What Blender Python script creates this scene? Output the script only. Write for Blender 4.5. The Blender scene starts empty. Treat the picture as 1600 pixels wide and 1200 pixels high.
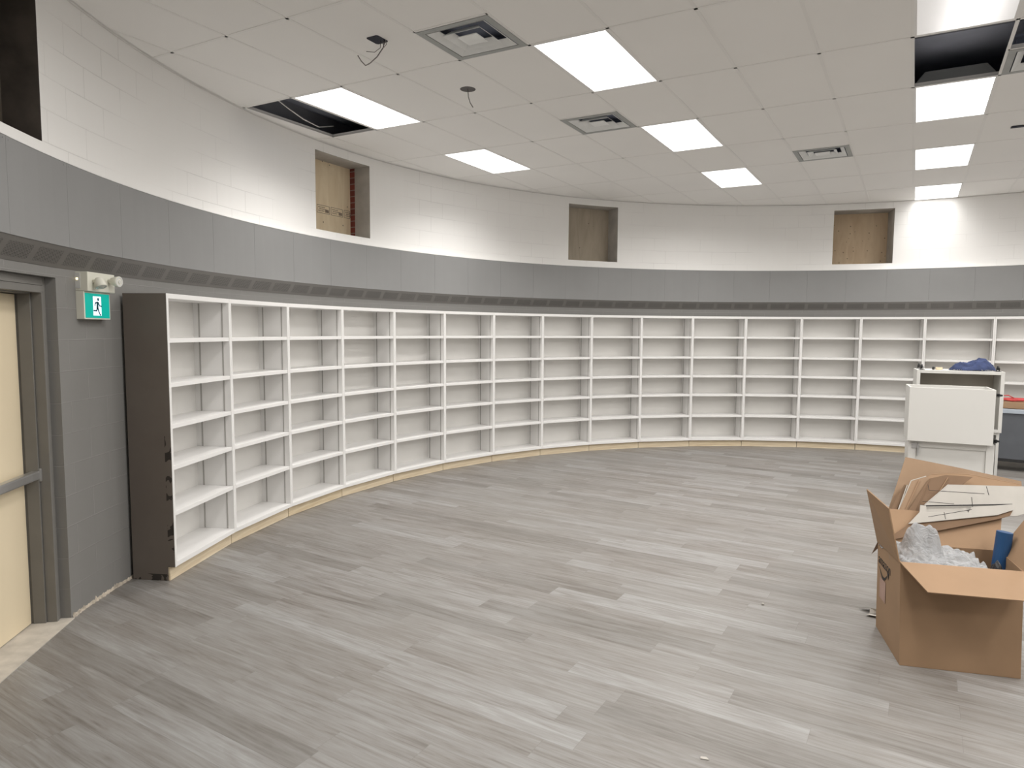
import bpy, bmesh, math, random
from mathutils import Vector, Matrix, noise
random.seed(7)
sc = bpy.context.scene
C = sc.collection
PI = math.pi
sin, cos = math.sin, math.cos

# ------------------------------------------------------------------ measured room
XC, YC = 3.7251, 4.6568          # centre of the round room
RW = 6.5854                      # block wall radius
RB = 6.4962                      # face of the grey heating cover
RS = 6.2243                      # front of the bookcases
ZC = 3.963                       # suspended ceiling
A0, DA = -1.5407, 0.1411         # first bookcase joint, bay angle
O2 = Vector((0.1124, 5.0779)); E1 = Vector((0.5322, -0.2846)); E2 = Vector((0.5803, 0.9675))
def L2(i, j): return O2 + E1*i + E2*j
def cyl(a, r, z): return Vector((XC + r*sin(a), YC + r*cos(a), z))

# ------------------------------------------------------------------ materials
class NT:
    def __init__(s, name):
        s.m = bpy.data.materials.new(name); s.m.use_nodes = True
        s.t = s.m.node_tree; s.b = s.t.nodes['Principled BSDF']
    def n(s, ty, **kw):
        x = s.t.nodes.new('ShaderNode'+ty)
        for k, v in kw.items():
            if k in x.inputs: x.inputs[k].default_value = v
            else: setattr(x, k, v)
        return x
    def l(s, a, b): s.t.links.new(a, b)
    def math(s, op, a, b=None, c=None):
        x = s.n('Math', operation=op)
        for i, v in enumerate((a, b, c)):
            if v is None: continue
            if isinstance(v, (int, float)): x.inputs[i].default_value = v
            else: s.l(v, x.inputs[i])
        return x.outputs[0]
    def mix(s, f, a, b, mode='MIX'):
        x = s.n('Mix', data_type='RGBA', blend_type=mode)
        for i, v in ((0, f), (6, a), (7, b)):
            if isinstance(v, (int, float)): x.inputs[i].default_value = v
            elif isinstance(v, tuple): x.inputs[i].default_value = v if len(v) == 4 else v+(1,)
            else: s.l(v, x.inputs[i])
        return x.outputs[2]
    def ramp(s, f, stops):
        x = s.n('ValToRGB'); e = x.color_ramp.elements
        while len(e) < len(stops): e.new(.5)
        for k, (p, c) in zip(e, stops):
            k.position = p; k.color = c if len(c) == 4 else c+(1,)
        s.l(f, x.inputs[0]); return x.outputs[0]
    def bump(s, h, strength=.3, dist=.01):
        x = s.n('Bump', Strength=strength, Distance=dist)
        s.l(h, x.inputs['Height']); s.l(x.outputs[0], s.b.inputs['Normal']); return x
    def col(s, v):
        if isinstance(v, tuple): s.b.inputs['Base Color'].default_value = v if len(v) == 4 else v+(1,)
        else: s.l(v, s.b.inputs['Base Color'])
    def set(s, rough=.6, metal=0, spec=.5):
        s.b.inputs['Roughness'].default_value = rough
        s.b.inputs['Metallic'].default_value = metal
        s.b.inputs['Specular IOR Level'].default_value = spec
        return s

def plain(name, c, rough=.6, metal=0, spec=.4, var=.06, vscale=6, bump=0, bscale=60):
    k = NT(name); k.set(rough, metal, spec)
    co = k.n('TexCoord').outputs['Object']
    nz = k.n('TexNoise', Scale=vscale, Detail=4.0); k.l(co, nz.inputs['Vector'])
    lo = tuple(x*(1-var) for x in c); hi = tuple(min(1, x*(1+var)) for x in c)
    k.col(k.ramp(nz.outputs[0], [(.3, lo), (.7, hi)]))
    if bump:
        b = k.n('TexNoise', Scale=bscale, Detail=3.0); k.l(co, b.inputs['Vector'])
        k.bump(b.outputs[0], bump, .004)
    return k.m

def block_mat(name, c, dark, phase=0.02, g0=.38, gl=.15):
    k = NT(name); k.set(.62, 0, .35)
    uv = k.n('TexCoord').outputs['UV']
    mp = k.n('Mapping'); mp.inputs['Location'].default_value = (phase, 0, 0); k.l(uv, mp.inputs[0])
    br = k.n('TexBrick', Scale=1.0, offset=.5)
    br.inputs['Brick Width'].default_value = .4; br.inputs['Row Height'].default_value = .2
    br.inputs['Mortar Size'].default_value = .0035; br.inputs['Mortar Smooth'].default_value = .5
    k.l(mp.outputs[0], br.inputs['Vector'])
    nz = k.n('TexNoise', Scale=1.2, Detail=3.0); k.l(uv, nz.inputs['Vector'])
    # the filled joints fade in and out along the wall
    g = k.ramp(nz.outputs[0], [(g0, (gl,)*3), (g0+.2, (1,)*3)])
    f = k.math('MULTIPLY', br.outputs['Fac'], g)
    k.col(k.mix(k.math('MULTIPLY', f, .5), c, dark))
    n2 = k.n('TexNoise', Scale=55.0, Detail=5.0); k.l(uv, n2.inputs['Vector'])
    h = k.math('SUBTRACT', k.math('MULTIPLY', n2.outputs[0], .14), f)
    k.bump(h, .5, .005)
    return k.m

def floor_mat():
    k = NT('grey limed oak vinyl plank'); k.set(.42, 0, .42)
    co = k.n('TexCoord').outputs['Object']
    mp = k.n('Mapping'); mp.inputs['Rotation'].default_value = (0, 0, math.radians(31.5)); k.l(co, mp.inputs[0])
    sp = k.n('SeparateXYZ'); k.l(mp.outputs[0], sp.inputs[0])
    x, y = sp.outputs[0], sp.outputs[1]
    W, LN = .152, 1.22
    v = k.math('DIVIDE', y, W); row = k.math('FLOOR', v); fv = k.math('FRACT', v)
    wn = k.n('TexWhiteNoise', noise_dimensions='1D'); k.l(row, wn.inputs['W'])
    u = k.math('ADD', k.math('DIVIDE', x, LN), k.math('MULTIPLY', wn.outputs[0], 7.3))
    cu = k.math('FLOOR', u); fu = k.math('FRACT', u)
    cb = k.n('CombineXYZ'); k.l(cu, cb.inputs[0]); k.l(row, cb.inputs[1])
    w2 = k.n('TexWhiteNoise', noise_dimensions='3D'); k.l(cb.outputs[0], w2.inputs['Vector'])
    tone = w2.outputs[0]
    # grain: stretched noise, shifted per plank
    g = k.n('CombineXYZ')
    k.l(k.math('ADD', k.math('MULTIPLY', x, 1.6), k.math('MULTIPLY', tone, 31.)), g.inputs[0])
    k.l(k.math('MULTIPLY', y, 17.), g.inputs[1]); k.l(k.math('MULTIPLY', tone, 11.), g.inputs[2])
    n1 = k.n('TexNoise', Scale=1.0, Detail=6.0, Roughness=.6, Distortion=.9); k.l(g.outputs[0], n1.inputs['Vector'])
    g2 = k.n('CombineXYZ')
    k.l(k.math('ADD', k.math('MULTIPLY', x, 2.2), k.math('MULTIPLY', tone, 17.)), g2.inputs[0])
    k.l(k.math('MULTIPLY', y, 9.), g2.inputs[1]); k.l(k.math('MULTIPLY', tone, 5.), g2.inputs[2])
    wv = k.n('TexWave', Scale=1.3, Distortion=7.0, Detail=3.0, wave_type='BANDS', bands_direction='Y')
    wv.inputs['Detail Scale'].default_value = .9
    k.l(g2.outputs[0], wv.inputs['Vector'])
    g3 = k.n('CombineXYZ')
    k.l(k.math('ADD', k.math('MULTIPLY', x, 4.5), k.math('MULTIPLY', tone, 23.)), g3.inputs[0])
    k.l(k.math('MULTIPLY', y, 75.), g3.inputs[1]); k.l(k.math('MULTIPLY', tone, 3.), g3.inputs[2])
    n4 = k.n('TexNoise', Scale=1.0, Detail=4.0, Roughness=.65, Distortion=.4); k.l(g3.outputs[0], n4.inputs['Vector'])
    gr = k.math('ADD', k.math('MULTIPLY', n1.outputs[0], .62), k.math('MULTIPLY', n4.outputs[0], .38))
    base = k.ramp(gr, [(.34, (.145, .130, .116)), (.47, (.215, .203, .190)), (.56, (.255, .248, .238)), (.68, (.315, .312, .304))])
    base = k.mix(k.math('MULTIPLY', wv.outputs['Fac'], .20), base, (.29, .285, .275))
    t3 = k.ramp(tone, [(0, (.80, .78, .755)), (.3, (.95, .925, .90)), (.75, (1.02, 1.01, 1.0)), (1, (1.16, 1.17, 1.18))])
    c = k.mix(1.0, base, t3, 'MULTIPLY')
    # blotchy paler patches from noise, mixed over the planks
    hz = k.n('TexNoise', Scale=.9, Detail=5.0, Roughness=.6); k.l(co, hz.inputs['Vector'])
    c = k.mix(k.ramp(hz.outputs[0], [(.45, (0,)*3), (.75, (.38,)*3)]), c, (.285, .283, .276))
    e1 = k.math('LESS_THAN', fv, .012); e2 = k.math('LESS_THAN', fu, .0016)
    ed = k.math('MAXIMUM', e1, e2)
    c = k.mix(k.math('MULTIPLY', ed, .45), c, (.13, .12, .11))
    k.col(c)
    k.l(k.ramp(hz.outputs[0], [(.3, (.36,)*3), (.8, (.55,)*3)]), k.b.inputs['Roughness'])
    k.bump(k.math('SUBTRACT', k.math('MULTIPLY', n1.outputs[0], .2), ed), .25, .002)
    return k.m

def grille_mat():
    k = NT('slotted grey steel grille'); k.set(.5, 0, .4)
    uv = k.n('TexCoord').outputs['UV']; sp = k.n('SeparateXYZ'); k.l(uv, sp.inputs[0])
    u, v = sp.outputs[0], sp.outputs[1]        # u metres along, v 0..1 across
    fu = k.math('FRACT', k.math('DIVIDE', u, .2945))
    inx = k.math('MULTIPLY', k.math('GREATER_THAN', fu, .1), k.math('LESS_THAN', fu, .92))
    iny = k.math('MULTIPLY', k.math('GREATER_THAN', v, .16), k.math('LESS_THAN', v, .80))
    r = k.math('MULTIPLY', v, 17.); rowi = k.math('FLOOR', r)
    sl = k.math('GREATER_THAN', k.math('FRACT', r), .5)
    sx = k.math('FRACT', k.math('ADD', k.math('DIVIDE', u, .026), k.math('MULTIPLY', rowi, .5)))
    sy = k.math('LESS_THAN', sx, .78)
    f = k.math('MULTIPLY', k.math('MULTIPLY', inx, iny), k.math('MULTIPLY', sl, sy))
    k.col(k.mix(f, (.165, .157, .146), (.062, .058, .053)))
    k.bump(k.math('SUBTRACT', 1.0, f), .6, .003)
    return k.m

def ply_mat(name, a, b, spots=.5):
    k = NT(name); k.set(.7, 0, .3)
    co = k.n('TexCoord').outputs['Object']
    mp = k.n('Mapping'); mp.inputs['Scale'].default_value = (1, 1, .25); k.l(co, mp.inputs[0])
    nz = k.n('TexNoise', Scale=7.0, Detail=5.0, Distortion=1.5); k.l(mp.outputs[0], nz.inputs['Vector'])
    c = k.ramp(nz.outputs[0], [(.3, a), (.7, b)])
    vo = k.n('TexVoronoi', Scale=11.0); k.l(co, vo.inputs['Vector'])
    f = k.math('LESS_THAN', vo.outputs['Distance'], .1)
    wn = k.n('TexWhiteNoise', noise_dimensions='3D'); k.l(vo.outputs['Color'], wn.inputs['Vector'])
    f = k.math('MULTIPLY', f, k.math('LESS_THAN', wn.outputs[0], spots))
    k.col(k.mix(k.math('MULTIPLY', f, .75), c, (.1, .07, .05)))
    return k.m

def emit(name, c, st, surf=None):
    k = NT(name); k.col(surf or (.8, .8, .8)); k.set(.4)
    k.b.inputs['Emission Color'].default_value = c+(1,); k.b.inputs['Emission Strength'].default_value = st
    return k.m

M = dict(
 floor=floor_mat(),
 wblock=block_mat('white painted block', (.89, .88, .86), (.62, .61, .59), .02, .44, 0.05),
 gblock=block_mat('grey painted block', (.215, .21, .20), (.30, .292, .28), .11, .36, .25),
 cover=plain('grey enamel cover', (.26, .26, .258), .5, var=.03, vscale=2),
 gap=plain('dark seam', (.12, .12, .12), .8),
 grille=grille_mat(),
 tile=plain('white lay-in ceiling tile', (.88, .865, .84), .85, var=.012, vscale=1.2, bump=.15, bscale=140),
 tbar=plain('white ceiling tee', (.84, .825, .80), .5, var=.01),
 angle=plain('grey wall angle', (.78, .765, .74), .6, var=.03),
 deck=plain('dark steel deck', (.42, .45, .54), .8),
 duct=plain('dark duct metal', (.16, .17, .20), .6),
 plen=plain('bare dark block', (.34, .35, .39), .9),
 lamp=emit('lit acrylic lens', (1.0, .985, .965), 2.0),
 lampdim=None,
 white=plain('white melamine', (.83, .82, .805), .42, var=.015, vscale=2),
 back=plain('white melamine back', (.80, .785, .755), .5, var=.02, vscale=2),
 brown=None,
 track=plain('grey steel standard', (.42, .405, .385), .5),
 frame=plain('grey painted steel frame', (.185, .178, .165), .5, var=.05),
 door=plain('cream painted door', (.74, .635, .455), .55, var=.03, vscale=1.5),
 steel=plain('brushed steel', (.55, .55, .55), .35, .85),
 concrete=plain('pale screed', (.52, .48, .42), .85, var=.15, vscale=9, bump=.4, bscale=30),
 rubble=plain('old adhesive and plaster', (.50, .44, .36), .9, var=.35, vscale=30, bump=.6, bscale=40),
 plaster=plain('grey plaster', (.46, .435, .40), .85, var=.14, vscale=5, bump=.3, bscale=20),
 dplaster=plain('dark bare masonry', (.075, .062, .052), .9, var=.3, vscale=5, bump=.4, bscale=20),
 card=plain('brown cardboard', (.325, .208, .122), .75, var=.05, vscale=5),
 cardd=plain('darker brown cardboard', (.19, .118, .07), .8, var=.08, vscale=6),
 cardt=plain('tan cardboard', (.30, .20, .125), .8, var=.08, vscale=6),
  cabw=plain('off white cabinet finish', (.66, .65, .62), .4, var=.01, vscale=2),
 cardw=plain('white faced cardboard', (.45, .425, .385), .7, var=.05, vscale=8),
 ink=plain('black ink and gap shade', (.03, .028, .028), .7),
 inkf=plain('faded ink', (.27, .21, .16), .8),
 mauve=plain('mauve print', (.40, .27, .22), .8, var=.1),
 navy=plain('navy cloth', (.035, .05, .12), .85, var=.3, vscale=14, bump=.5, bscale=60),
 blue=plain('blue plastic', (.02, .075, .19), .45),
 black=plain('black rubber', (.02, .02, .02), .6),
 blackbag=plain('black plastic bag', (.012, .012, .014), .4, bump=.5, bscale=25),
 bin=plain('slate grey plastic', (.105, .112, .125), .6, var=.06),
 binrim=plain('pale blue grey rim', (.38, .42, .47), .5),
 red=plain('red webbing', (.48, .06, .06), .7, var=.2, vscale=20),
 bplast=plain('off white plastic', (.70, .69, .60), .5, var=.02),
 lens=plain('pale grey lamp lens', (.62, .62, .60), .25),
 green=emit('green sign face', (.0, .30, .24), .75, (.0, .2, .16)),
 wface=emit('white sign face', (.62, .78, 1.0), .95),
 figure=plain('dark green figure', (.0, .07, .09), .5),
 led=emit('amber pilot light', (1, .8, .35), 2.5),
 wire=plain('grey wire', (.22, .20, .19), .6),
 wwire=plain('white cable', (.75, .74, .72), .5),
 alum=plain('grey diffuser metal', (.36, .37, .36), .5),
 vwhite=plain('diffuser cone', (.84, .85, .84), .45),
 dark=plain('dark opening', (.03, .032, .045), .8),
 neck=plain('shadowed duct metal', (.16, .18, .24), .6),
 brownd=plain('dark metal ring', (.10, .09, .085), .6),
 ply1=ply_mat('pale plywood', (.74, .60, .40), (.86, .73, .53), .6),
 ply2=ply_mat('weathered plywood', (.42, .36, .28), (.50, .44, .35), .4),
 ply3=ply_mat('knotty plywood', (.60, .45, .30), (.70, .56, .39), .95),
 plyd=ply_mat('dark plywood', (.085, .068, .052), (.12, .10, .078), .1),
 beige=plain('beige board', (.50, .46, .40), .7),
 lintel=plain('light steel', (.6, .6, .58), .5),
)
# pine kick boards, one tone per object
k = NT('raw pine'); k.set(.65, 0, .3)
co = k.n('TexCoord').outputs['Object']; mp = k.n('Mapping'); mp.inputs['Scale'].default_value = (1.5, 1, 22); k.l(co, mp.inputs[0])
nz = k.n('TexNoise', Scale=2.5, Detail=4.0, Distortion=.6); k.l(mp.outputs[0], nz.inputs['Vector'])
oi = k.n('ObjectInfo')
c = k.ramp(nz.outputs[0], [(.3, (.60, .47, .30)), (.7, (.80, .69, .50))])
k.col(k.mix(k.math('MULTIPLY', oi.outputs['Random'], .35), c, (.80, .70, .55))); M['pine'] = k.m
# brown end panel with glue blotches near its front edge
k = NT('dark brown end panel'); k.set(.6, 0, .3)
co = k.n('TexCoord').outputs['Object']; sp = k.n('SeparateXYZ'); k.l(co, sp.inputs[0])
nz = k.n('TexNoise', Scale=9.0, Detail=3.0, Distortion=.4); k.l(co, nz.inputs['Vector'])
edge = k.math('LESS_THAN', sp.outputs[1], .05); low = k.math('LESS_THAN', sp.outputs[2], .05)
z2 = k.math('LESS_THAN', sp.outputs[2], 1.1)
f = k.math('MULTIPLY', k.math('GREATER_THAN', nz.outputs[0], .53), k.math('MAXIMUM', k.math('MULTIPLY', edge, z2), low))
n3 = k.n('TexNoise', Scale=2.5, Detail=4.0); k.l(co, n3.inputs['Vector'])
c = k.ramp(n3.outputs[0], [(.3, (.145, .122, .105)), (.7, (.165, .142, .122))])
k.col(k.mix(f, c, (.04, .034, .03))); M['brown'] = k.m
# the nearest right-hand light has a dim lens, brighter under its tubes
k = NT('half lit acrylic lens'); k.col((.8, .8, .8)); k.set(.4)
co = k.n('TexCoord').outputs['Object']; vr = k.n('VectorMath', operation='DOT_PRODUCT'); k.l(co, vr.inputs[0])
vr.inputs[1].default_value = (E1.x/.6035, E1.y/.6035, 0)
x = k.math('SUBTRACT', vr.outputs['Value'], .05)
g = k.math('POWER', 2.718, k.math('MULTIPLY', k.math('MULTIPLY', x, x), -45.))
k.b.inputs['Emission Color'].default_value = (1, .97, .95, 1)
k.l(k.math('ADD', .26, k.math('MULTIPLY', g, .9)), k.b.inputs['Emission Strength']); M['lampdim'] = k.m
# brick in the window reveal
k = NT('red brick'); k.set(.85, 0, .3)
uv = k.n('TexCoord').outputs['Object']; sp = k.n('SeparateXYZ'); k.l(uv, sp.inputs[0])
cb = k.n('CombineXYZ'); k.l(sp.outputs[0], cb.inputs[0]); k.l(sp.outputs[2], cb.inputs[1])
br = k.n('TexBrick', Scale=1.0); br.inputs['Brick Width'].default_value = .2; br.inputs['Row Height'].default_value = .075
br.inputs['Mortar Size'].default_value = .006
br.inputs['Color1'].default_value = (.25, .06, .045, 1); br.inputs['Color2'].default_value = (.17, .05, .04, 1); br.inputs['Mortar'].default_value = (.30, .22, .19, 1)
k.l(cb.outputs[0], br.inputs['Vector']); k.col(br.outputs[0]); M['brick'] = k.m
# crumpled clear film
k = NT('clear plastic film'); k.set(.25, 0, .5); k.col((.66, .67, .68))
k.b.inputs['Transmission Weight'].default_value = .55; k.b.inputs['IOR'].default_value = 1.15
co = k.n('TexCoord').outputs['Object']; nz = k.n('TexNoise', Scale=12.0, Detail=3.0, Distortion=2.5); k.l(co, nz.inputs['Vector']); k.bump(nz.outputs[0], .7, .02)
M['film'] = k.m

# ------------------------------------------------------------------ helpers
class MB:
    def __init__(s): s.v = []; s.f = []; s.uv = {}
    def quad(s, *p, uv=None):
        n = len(s.v); s.v += [tuple(q) for q in p]; s.f.append(tuple(range(n, n+len(p))))
        if uv: s.uv[len(s.f)-1] = uv
        return s
    def box(s, x0, x1, y0, y1, z0, z1, m=None):
        n = len(s.v); P = [(x, y, z) for z in (z0, z1) for y in (y0, y1) for x in (x0, x1)]
        if m is not None: P = [tuple(m @ Vector(p)) for p in P]
        s.v += P
        for f in ((0, 2, 3, 1), (4, 5, 7, 6), (0, 1, 5, 4), (2, 6, 7, 3), (0, 4, 6, 2), (1, 3, 7, 5)):
            s.f.append(tuple(n+i for i in f))
        return s
    def prism(s, poly, d):        # poly: list of 3D points, d: extrusion vector
        n = len(s.v); k = len(poly); d = Vector(d)
        s.v += [tuple(p) for p in poly] + [tuple(Vector(p)+d) for p in poly]
        s.f.append(tuple(range(n+k-1, n-1, -1))); s.f.append(tuple(range(n+k, n+2*k)))
        for i in range(k):
            j = (i+1) % k; s.f.append((n+i, n+j, n+k+j, n+k+i))
        return s
    def tube(s, path, r, seg=8, r2=None):
        path = [Vector(p) for p in path]; n0 = len(s.v); K = len(path); pu = None
        for i, p in enumerate(path):
            d = (path[min(i+1, K-1)]-path[max(i-1, 0)]).normalized()
            u = d.cross(Vector((0, 0, 1)) if abs(d.z) < .9 else Vector((1, 0, 0))).normalized() if pu is None else (pu-d*pu.dot(d)).normalized()
            pu = u; w = d.cross(u); rr = r if r2 is None else r+(r2-r)*i/(K-1)
            for a in range(seg):
                t = 2*PI*a/seg; s.v.append(tuple(p+(u*cos(t)+w*sin(t))*rr))
        for i in range(K-1):
            for a in range(seg):
                b = (a+1) % seg
                s.f.append((n0+i*seg+a, n0+i*seg+b, n0+(i+1)*seg+b, n0+(i+1)*seg+a))
        s.f.append(tuple(n0+a for a in range(seg-1, -1, -1))); s.f.append(tuple(n0+(K-1)*seg+a for a in range(seg)))
        return s
    def lathe(s, prof, seg, m):    # prof: (r, h) pairs about local z
        n0 = len(s.v)
        for r, h in prof:
            for a in range(seg):
                t = 2*PI*a/seg; s.v.append(tuple(m @ Vector((r*cos(t), r*sin(t), h))))
        for i in range(len(prof)-1):
            for a in range(seg):
                b = (a+1) % seg; s.f.append((n0+i*seg+a, n0+i*seg+b, n0+(i+1)*seg+b, n0+(i+1)*seg+a))
        s.f.append(tuple(n0+a for a in range(seg-1, -1, -1))); s.f.append(tuple(n0+(len(prof)-1)*seg+a for a in range(seg)))
        return s
    def build(s, name, mat, parent=None, bevel=0, smooth=False, loc=None):
        me = bpy.data.meshes.new(name)
        vs = s.v
        if loc is not None:
            loc = Vector(loc); vs = [tuple(Vector(p)-loc) for p in s.v]
        me.from_pydata(vs, [], s.f)
        if s.uv:
            ul = me.uv_layers.new(name='UVMap')
            for p in me.polygons:
                if p.index in s.uv:
                    for li, q in zip(p.loop_indices, s.uv[p.index]): ul.data[li].uv = q
        me.materials.append(mat); me.update()
        if smooth:
            for p in me.polygons: p.use_smooth = True
        o = bpy.data.objects.new(name, me); C.objects.link(o)
        if loc is not None: o.location = loc
        if parent: o.parent = parent
        if bevel:
            b = o.modifiers.new('bevel', 'BEVEL'); b.width = bevel; b.segments = 2; b.limit_method = 'ANGLE'
        return o

def empty(name, loc=(0, 0, 0), rz=0):
    o = bpy.data.objects.new(name, None); C.objects.link(o); o.location = loc; o.rotation_euler = (0, 0, rz)
    o.empty_display_size = .1
    return o
def tag(o, label, cat, group=None):
    o['label'] = label; o['category'] = cat
    if group: o['group'] = group
    return o
def struct(o, label=None):
    o['kind'] = 'structure'
    if label: o['label'] = label
    return o
def copy_tree(o, parent=None):
    c = o.copy(); C.objects.link(c)
    if parent: c.parent = parent
    for ch in o.children: copy_tree(ch, c)
    return c

# ------------------------------------------------------------------ room shell
def wall_ring(name, r, z0, z1, mat, openings=(), step=.035, a_lo=-PI, a_hi=PI, zb=()):
    As = set(); n = int((a_hi-a_lo)/step)
    for i in range(n+1): As.add(a_lo+(a_hi-a_lo)*i/n)
    ops = [(a, b) for a, b, *_ in openings]
    As = [a for a in As if not any(abs(a-e) < .012 for ab in ops for e in ab)]
    for ab in ops: As += list(ab)
    As = sorted(As)
    Zs = sorted({z0, z1, *[z for o in openings for z in o[2:4]], *zb})
    m = MB()
    for a, b in zip(As, As[1:]):
        for p, q in zip(Zs, Zs[1:]):
            am, zm = (a+b)/2, (p+q)/2
            if any(o[0] < am < o[1] and o[2] < zm < o[3] for o in openings): continue
            m.quad(cyl(a, r, p), cyl(a, r, q), cyl(b, r, q), cyl(b, r, p),
                   uv=[(a*r, p), (a*r, q), (b*r, q), (b*r, p)])
    return m.build(name, mat, smooth=True)

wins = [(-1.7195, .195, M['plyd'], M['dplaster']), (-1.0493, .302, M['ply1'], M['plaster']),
        (-.3815, .288, M['ply2'], M['plaster']), (.2981, .42, M['ply3'], M['plaster'])]
HW = .0669; ZS, ZH = 2.995, 3.862
DO0, DO1, DOZ = -1.8185, -1.642, 2.187          # door opening in the lower wall
struct(wall_ring('wall_lower', RW, 0, 2.26, M['gblock'], [(DO0, DO1, 0, DOZ)]), 'grey painted block wall curving round the room')
struct(wall_ring('wall_upper', RW, 2.26, ZC+.03, M['wblock'], [(a-HW, a+HW, ZS, ZH) for a, *_ in wins]), 'white painted block wall above the grey cover band')
struct(wall_ring('wall_plenum', RW, ZC+.03, ZC+.30, M['plen']))

# windows boarded with plywood
for i, (ac, D, mp_, rv) in enumerate(wins):
    t = Vector((cos(ac), -sin(ac), 0)); n = Vector((sin(ac), cos(ac), 0))
    base = cyl(ac, RW, 0); K = 6
    arc = [cyl(ac-HW+2*HW*j/K, RW-.001, 0) for j in range(K+1)]
    def bk(p, d=D):
        q = p-base; return base+t*q.dot(t)+n*d
    zv = lambda p, z: Vector((p.x, p.y, z))
    m = MB()
    for a, b in zip(arc, arc[1:]):
        m.quad(zv(a, ZH), zv(b, ZH), zv(bk(b), ZH), zv(bk(a), ZH))
        m.quad(zv(a, ZS), zv(bk(a), ZS), zv(bk(b), ZS), zv(b, ZS))
    for p in (arc[0], arc[-1]):
        m.quad(zv(p, ZS), zv(p, ZH), zv(bk(p), ZH), zv(bk(p), ZS))
    w = struct(m.build('window_%d' % (i+1), rv, loc=base), 'window opening in the white block wall')
    hw = (arc[-1]-arc[0]).length/2
    mm = Matrix((( t.x, n.x, 0, 0), (t.y, n.y, 0, 0), (0, 0, 1, 0), (0, 0, 0, 1)))
    pb = MB().box(-hw-.01, hw+.01, D, D+.018, ZS-.01, ZH+.01, mm).build('plywood_board', mp_, w)
    if i == 1:
        pb2 = MB().box(hw-.004, hw+.03, .228, D+.001, ZS, ZH, None)
        b = pb2.build('brick_edge', M['brick'], w); b.rotation_euler = (0, 0, -ac)
        b['label'] = 'strip of bare red brick in the reveal'
        st = MB()
        def bar(x0, z0, x1, z1, th=.005):
            d = Vector((x1-x0, 0, z1-z0)); q = Vector((-d.z, 0, d.x)).normalized()*th/2
            P = [Vector((x0, 0, z0))+q, Vector((x0, 0, z0))-q, Vector((x1, 0, z1))-q, Vector((x1, 0, z1))+q]
            st.prism([mm @ (p+Vector((0, D-.0022, 0))) for p in P], mm @ Vector((0, .0018, 0)))
        for x0 in (-.118, .105, .328):
            x1 = min(x0+.195, .425)
            for a in ((x0, 3.345, x1, 3.345), (x0, 3.255, x1, 3.255), (x0, 3.255, x0, 3.345), (x1, 3.255, x1, 3.345)): bar(*a)
            for r, (u0, u1) in enumerate(((.02, .12), (.03, .16), (.02, .10))):
                z = 3.322-.021*r; x = x0+u0
                while x < x0+u1:
                    l = random.uniform(.008, .02); bar(x, z, x+l, z, .009); x += l+.006
            bar(x0+.13, 3.285, min(x0+.185, .425), 3.285, .034)
        st.build('printed_stamp', M['inkf'], w)['label'] = 'dark grade stamps printed on the board'

# floor and deck
def disc(name, r, z, mat, seg=160, flip=False):
    m = MB(); P = [cyl(2*PI*i/seg, r, z) for i in range(seg)]
    m.prism(P if flip else P[::-1], (0, 0, -.05)); return m.build(name, mat)
struct(disc('floor', RW+.42, 0, M['floor']), 'grey wood look vinyl plank floor')
struct(disc('ceiling_deck', RW+.05, ZC+.34, M['deck']))

# heating cover band (trim_1), slotted grille below it (trim_2)
PA = .0906; seams = [-1.731+PA*i for i in range(-15, 55)]
t1 = MB()
N = 190
for i in range(N):
    a, b = -PI+2*PI*i/N, -PI+2*PI*(i+1)/N
    t1.quad(cyl(a, RB+.006, 2.40), cyl(a, RB+.006, 2.88), cyl(b, RB+.006, 2.88), cyl(b, RB+.006, 2.40))
trim1 = struct(t1.build('trim_1', M['gap']), 'grey sheet metal heating cover running round the wall')
t4 = MB()
for i in range(N):
    a, b = -PI+2*PI*i/N, -PI+2*PI*(i+1)/N
    t4.quad(cyl(a, RB-.002, 2.8975), cyl(b, RB-.002, 2.8975), cyl(b, RW, 2.905), cyl(a, RW, 2.905))
    t4.quad(cyl(a, RB-.002, 2.890), cyl(b, RB-.002, 2.890), cyl(b, RB-.002, 2.8975), cyl(a, RB-.002, 2.8975))
struct(t4.build('trim_3', M['wblock'], smooth=False), 'white painted ledge on top of the grey cover')
t2 = MB()
for i in range(N*2):
    a, b = -PI+PI*i/N, -PI+PI*(i+1)/N
    u0, u1 = (a+1.731)*RB+20*.2945, (b+1.731)*RB+20*.2945
    t2.quad(cyl(a, RB+.004, 2.374), cyl(b, RB+.004, 2.374), cyl(b, RW-.004, 2.250), cyl(a, RW-.004, 2.250), uv=[(u0, 1), (u1, 1), (u1, 0), (u0, 0)])
    t2.quad(cyl(a, RW-.004, 2.250), cyl(b, RW-.004, 2.250), cyl(b, RW+.01, 2.246), cyl(a, RW+.01, 2.246), uv=[(0, 0)]*4)
struct(t2.build('trim_2', M['grille'], smooth=False), 'darker grey slanted grille with rows of slots')
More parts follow.
